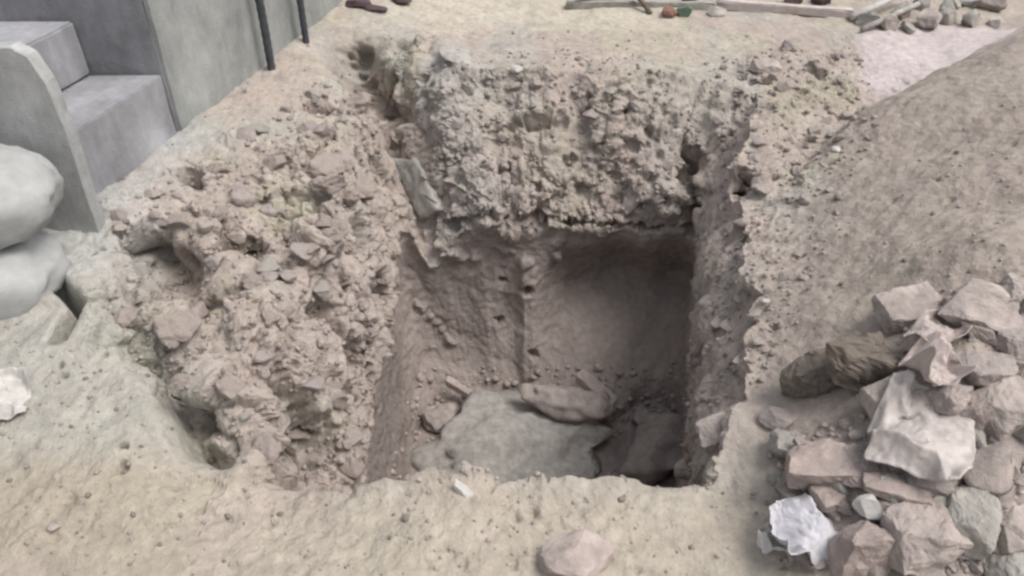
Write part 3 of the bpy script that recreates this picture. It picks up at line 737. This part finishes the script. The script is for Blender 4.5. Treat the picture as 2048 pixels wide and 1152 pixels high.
# ------------------------------------------------------------------ crumpled plastic
def crumple(name, dims, seed, amp, n=56, fold=.5):
    u, v = np.meshgrid(np.linspace(-1, 1, n), np.linspace(-1, 1, n)); U = u.ravel(); Vv = v.ravel()
    P = np.stack([U, Vv, U*0+seed], -1)
    wob = 1+.16*fbm(np.stack([np.sign(U)*1., Vv*2, U*0+seed], -1), .8, 2, seed)
    X_ = U*wob; Y_ = Vv*(1+.16*fbm(np.stack([U*2, Vv*0, U*0+seed+3], -1), .8, 2, seed))
    rid = 1-np.abs(fbm(P, .95, 1, seed+1))*1.3
    rid2 = 1-np.abs(fbm(P, .30, 3, seed+2))*1.5
    Z = amp*(.85*rid+.12*rid2 + .6*fbm(P, 1.2, 2, seed+4))
    Z -= amp*fold*(U**2+Vv**2)*.5
    rr_ = np.maximum(np.abs(U), np.abs(Vv)); L2 = np.maximum(np.hypot(U, Vv), 1e-6)
    sq = .45 + .55*rr_/L2                                  # square drawn half way to a disc
    X_ = U*sq*1.1 + .14*fbm(P, .8, 3, seed+7); Y_ = Vv*sq*1.1 + .14*fbm(P, .8, 3, seed+8)
    Z = Z + amp*1.3*sstep(.8, 1.0, rr_)*(.3+.9*vnoise(P, .9, seed+12))
    vv = np.stack([X_*dims[0]/2, Y_*dims[1]/2, Z], -1)
    f = [[j*n+i, j*n+i+1, (j+1)*n+i+1, (j+1)*n+i] for j in range(n-1) for i in range(n-1)]
    m = mk(name, vv, f); return m
def film(px, py, wpx, hpx, amp, rot, m, lab, name='plastic_sheet', cat='plastic sheet', seed=1, lift=.02):
    p, nn = hit(px, py); s = depth(p)/F
    me_ = crumple(name, (wpx*s, hpx*s), seed, amp)
    o = link(name, me_, m, lab, cat); o.location = p+Vector((0, 0, lift)); o.rotation_euler = tuple(R_(a) for a in rot)
    md = o.modifiers.new('thickness', 'SOLIDIFY'); md.thickness = .0012
    return o
film(1835, 892, 175, 200, .035, (10, 0, -28), M_plas, 'large crumpled white plastic sheet in the middle of the rubble heap', seed=3, lift=.05)
film(1865, 690, 120, 70, .035, (10, 0, 30), M_plasp, 'torn dusty plastic sheet beneath the tilted oblong block', seed=5, lift=.04)
film(1850, 765, 90, 100, .04, (0, 20, -30), M_plasp, 'crumpled dusty plastic right of the dark damp clods', seed=9, lift=.05)
film(14, 812, 84, 96, .035, (10, 10, 20), M_white, 'crumpled white plastic bag at the left edge of the ground', 'plastic_bag', 'plastic bag', seed=12, lift=.03)
film(1600, 1085, 125, 120, .03, (14, 4, 10), M_paper, 'white crumpled packet left of the upright brown stub', 'plastic_packet', 'packet', seed=16, lift=.05)
film(1545, 1100, 60, 60, .02, (10, -6, -6), M_white, 'small white scrap tucked under the crumpled packet', 'plastic_scrap', 'scrap', seed=19, lift=.03)

# ------------------------------------------------------------------ rubble heap in the far right corner
FR = [(1735, 52, 50, M_concg, 'dark-sided grey stone at the left end of the far rubble'), (1775, 55, 44, M_conc, 'grey stone beside the left end of the far rubble'),
      (1800, 35, 50, M_concg, 'greenish stone under the pale pole of the far rubble'), (1850, 55, 60, M_conc, 'broad pale stone at the front of the far rubble'),
      (1890, 40, 66, M_concg, 'big greenish-white stone in the middle of the far rubble'), (1940, 50, 50, M_concg, 'grey stone with a dark gap beside it in the far rubble'),
      (1845, 18, 50, M_slab, 'grey stone at the back of the far rubble'), (1900, 14, 46, M_slab, 'grey stone at the back, left of the bright one in the far rubble'),
      (1932, 10, 44, M_white, 'bright white stone on top of the far rubble'), (1985, 52, 34, M_white, 'pale stone at the right end of the far rubble'),
      (1975, 18, 56, M_clod, 'brown stone at the right end of the far rubble'), (1815, 62, 36, M_concg, 'small grey stone at the foot of the far rubble')]
for i, (px, py, w_, m, lab) in enumerate(FR):
    s = size_at(px, py)*w_
    put('stone', rock_mesh('stone', (s, s*.8, s*.8), 300+i, 3, 8, .58, .10), m, px, py, s*.2, (rng.random()*.3, rng.random()*.3, rng.random()*3), lab, 'stone', 'stones of the far rubble heap')
a, b_ = hit(1708, 45)[0], hit(1800, 14)[0]
o = link('pole', mk('pole', *tube([a+Vector((-.02, 0, .03)), a.lerp(b_, .5)+Vector((0, 0, .055)), b_+Vector((.03, .03, .09))], .019, 12)), M_white, 'pale pole slanting up over the far rubble', 'pole')
a, b_ = hit(1722, 66)[0], hit(1830, 30)[0]
o = link('pole', mk('pole', *tube([a+Vector((0, 0, .02)), b_+Vector((.0, 0, .06))], .014, 12)), M_slab, 'dull grey pole below the pale one in the far rubble', 'pole')

# ------------------------------------------------------------------ loose clods, counted ones
PROTO = [rock_mesh('clod', (1, .85, .62), 500+i, 3, 9, .55, .14, .7) for i in range(9)]
PROTO += [block_mesh('rubble_piece', (1, .8, .55), 600+i, n=8, noise=.07, rnd=.08, skew=.3, chips=7) for i in range(8)]
def in_poly(px, py, poly):
    c = False; n = len(poly)
    for i in range(n):
        ax, ay = poly[i]; bx, by = poly[(i+1) % n]
        if (ay > py) != (by > py) and px < (bx-ax)*(py-ay)/(by-ay)+ax: c = not c
    return c
protos = {}
def proto(k, m):
    key = (k, m.name)
    if key not in protos:
        me_ = PROTO[k].copy(); me_.materials.clear(); me_.materials.append(m); protos[key] = me_
    return protos[key]
def scatter(poly, n, w0, w1, mats, label, group, name='clod', cat='clod', pw=2.2, lo=0, hi=9):
    xs = [p[0] for p in poly]; ys = [p[1] for p in poly]; k = 0; tries = 0
    while k < n and tries < n*40:
        tries += 1
        px, py = rng.uniform(min(xs), max(xs)), rng.uniform(min(ys), max(ys))
        if not in_poly(px, py, poly): continue
        if any((px-b_[0])**2+(py-b_[1])**2 < (b_[2]*1.1)**2 for b_ in BIG if b_[3] > 0): continue
        p, nn = hit(px, py)
        if nn.z < .25: continue
        s = depth(p)/F*(w0+(w1-w0)*rng.random()**pw)
        o = link(name, proto(rng.randrange(lo, hi), rng.choice(mats)), None, label, cat, group)
        o.location = p + Vector((0, 0, s*(.05 if lo else .13))); o.scale = (s, s*rng.uniform(.8, 1.1), s*rng.uniform(.8, 1.2))
        o.rotation_euler = (rng.uniform(-.4, .4), rng.uniform(-.4, .4), rng.uniform(0, 6.3)); k += 1
LEFTP = [(230, 420), (450, 290), (620, 190), (730, 120), (760, 300), (740, 600), (740, 900), (600, 960), (460, 880), (330, 740), (220, 620)]
FARP = [(860, 120), (1100, 95), (1300, 110), (1400, 250), (1390, 440), (880, 440), (800, 300)]
RIGHTP = [(1400, 120), (1560, 95), (1720, 110), (1760, 240), (1680, 420), (1600, 640), (1500, 800), (1430, 800), (1440, 300)]
HEAP = [(1540, 880), (1800, 800), (1790, 640), (2048, 540), (2048, 1152), (1560, 1152)]
M_clodp = flat('pale_soil_clod', (.385, .33, .297), var=.2, bump=.6, scale=34, grit=120)
PROTO += [rock_mesh('clod', (1, .85, .6), 700+i, 4, 9, .66, .20, .5) for i in range(5)]
for p_ in PROTO[-5:]: p_.polygons.foreach_set('use_smooth', [False]*len(p_.polygons))
scatter(LEFTP, 22, 44, 92, [M_clodp], 'large pale crumbly clod half sunk in the bank left of the pit', 'large clods on the bank left of the pit', pw=1.5, lo=17, hi=22)
scatter(LEFTP, 70, 14, 56, [M_clod, M_clod, M_conc, M_clodg], 'crumbly dry clod among many on the broken bank left of the pit', 'clods on the bank left of the pit')
scatter(FARP, 60, 12, 40, [M_clod, M_conc, M_clodg], 'crumbly clod among many on the far side of the pit', 'clods on the far side of the pit')
scatter(RIGHTP, 85, 12, 44, [M_clod, M_conc, M_conc], 'small clod among many on the trampled strip right of the pit', 'clods right of the pit')
scatter(HEAP, 115, 22, 84, [M_clod, M_clod, M_conc, M_conc, M_concg, M_stone, M_brick], 'small rubble piece among many filling gaps of the rubble heap', 'small pieces in the rubble heap', 'rubble_piece', 'rubble', 1.8, 6, 17)

# ------------------------------------------------------------------ soil crumbs nobody could count: one mesh per kind of place
cv, cf = ICO[1]
def crumbs(name, polys, m, label, seed):
    r = np.random.default_rng(seed); VV = []; FF = []; base = 0
    for poly, n, w0, w1 in polys:
        xs = [p[0] for p in poly]; ys = [p[1] for p in poly]; k = 0; tr = 0
        while k < n and tr < n*20:
            tr += 1
            px, py = r.uniform(min(xs), max(xs)), r.uniform(min(ys), max(ys))
            if not in_poly(px, py, poly): continue
            p, nn = hit(px, py)
            if nn.z < -.1: continue
            s = depth(p)/F*(w0+(w1-w0)*r.random()**3)/2
            v = cv*(1+.35*r.normal(size=(len(cv), 1)).clip(-1, 1)*.6)*np.array([1, .8, .7])*s
            a_ = r.uniform(0, 6.28); ca_, sa_ = math.cos(a_), math.sin(a_)
            v = np.stack([v[:, 0]*ca_-v[:, 1]*sa_, v[:, 0]*sa_+v[:, 1]*ca_, v[:, 2]], -1) + np.array(p[:]) + np.array(nn[:])*s*.25
            VV.append(v); FF += [[q_+base for q_ in t_] for t_ in cf]; base += len(cv); k += 1
    o = link(name, mk(name, np.concatenate(VV), FF, smooth=True), m, label, kind='stuff'); return o
crumbs('soil_crumbs', [(LEFTP, 1100, 3, 16), (FARP, 700, 3, 13), (RIGHTP, 600, 3, 12), ([(0, 860), (560, 900), (1560, 980), (1560, 1152), (0, 1152)], 450, 3, 13),
                       ([(300, 200), (700, 60), (1700, 60), (1700, 180), (900, 170), (300, 300)], 250, 3, 9)], M_clod, 'loose dry soil crumbs strewn round the pit', 1)
crumbs('pale_crumbs', [(LEFTP, 400, 3, 13), (RIGHTP, 300, 3, 12), (FARP, 200, 3, 10), (HEAP, 1500, 4, 20), ([(0, 640), (330, 660), (450, 880), (0, 880)], 220, 3, 12),
                       ([(840, 780), (1390, 780), (1390, 960), (760, 960)], 420, 3, 18), ([(800, 740), (1390, 720), (1390, 840), (820, 850)], 380, 3, 20), ([(1650, 450), (2048, 150), (2048, 560), (1600, 760)], 160, 3, 11)], M_conc, 'pale crumbs and grit among the soil', 2)
crumbs('dark_crumbs', [(LEFTP, 120, 6, 20), (RIGHTP, 110, 6, 18), (FARP, 80, 6, 16), (HEAP, 100, 6, 18), ([(0, 860), (560, 900), (1560, 980), (1560, 1152), (0, 1152)], 40, 7, 20),
                       ([(1650, 450), (2048, 150), (2048, 560), (1600, 760)], 16, 7, 15), ([(100, 700), (300, 700), (380, 870), (60, 870)], 22, 6, 14)], M_clodd, 'small dark crumbs dotted over the soil', 3)
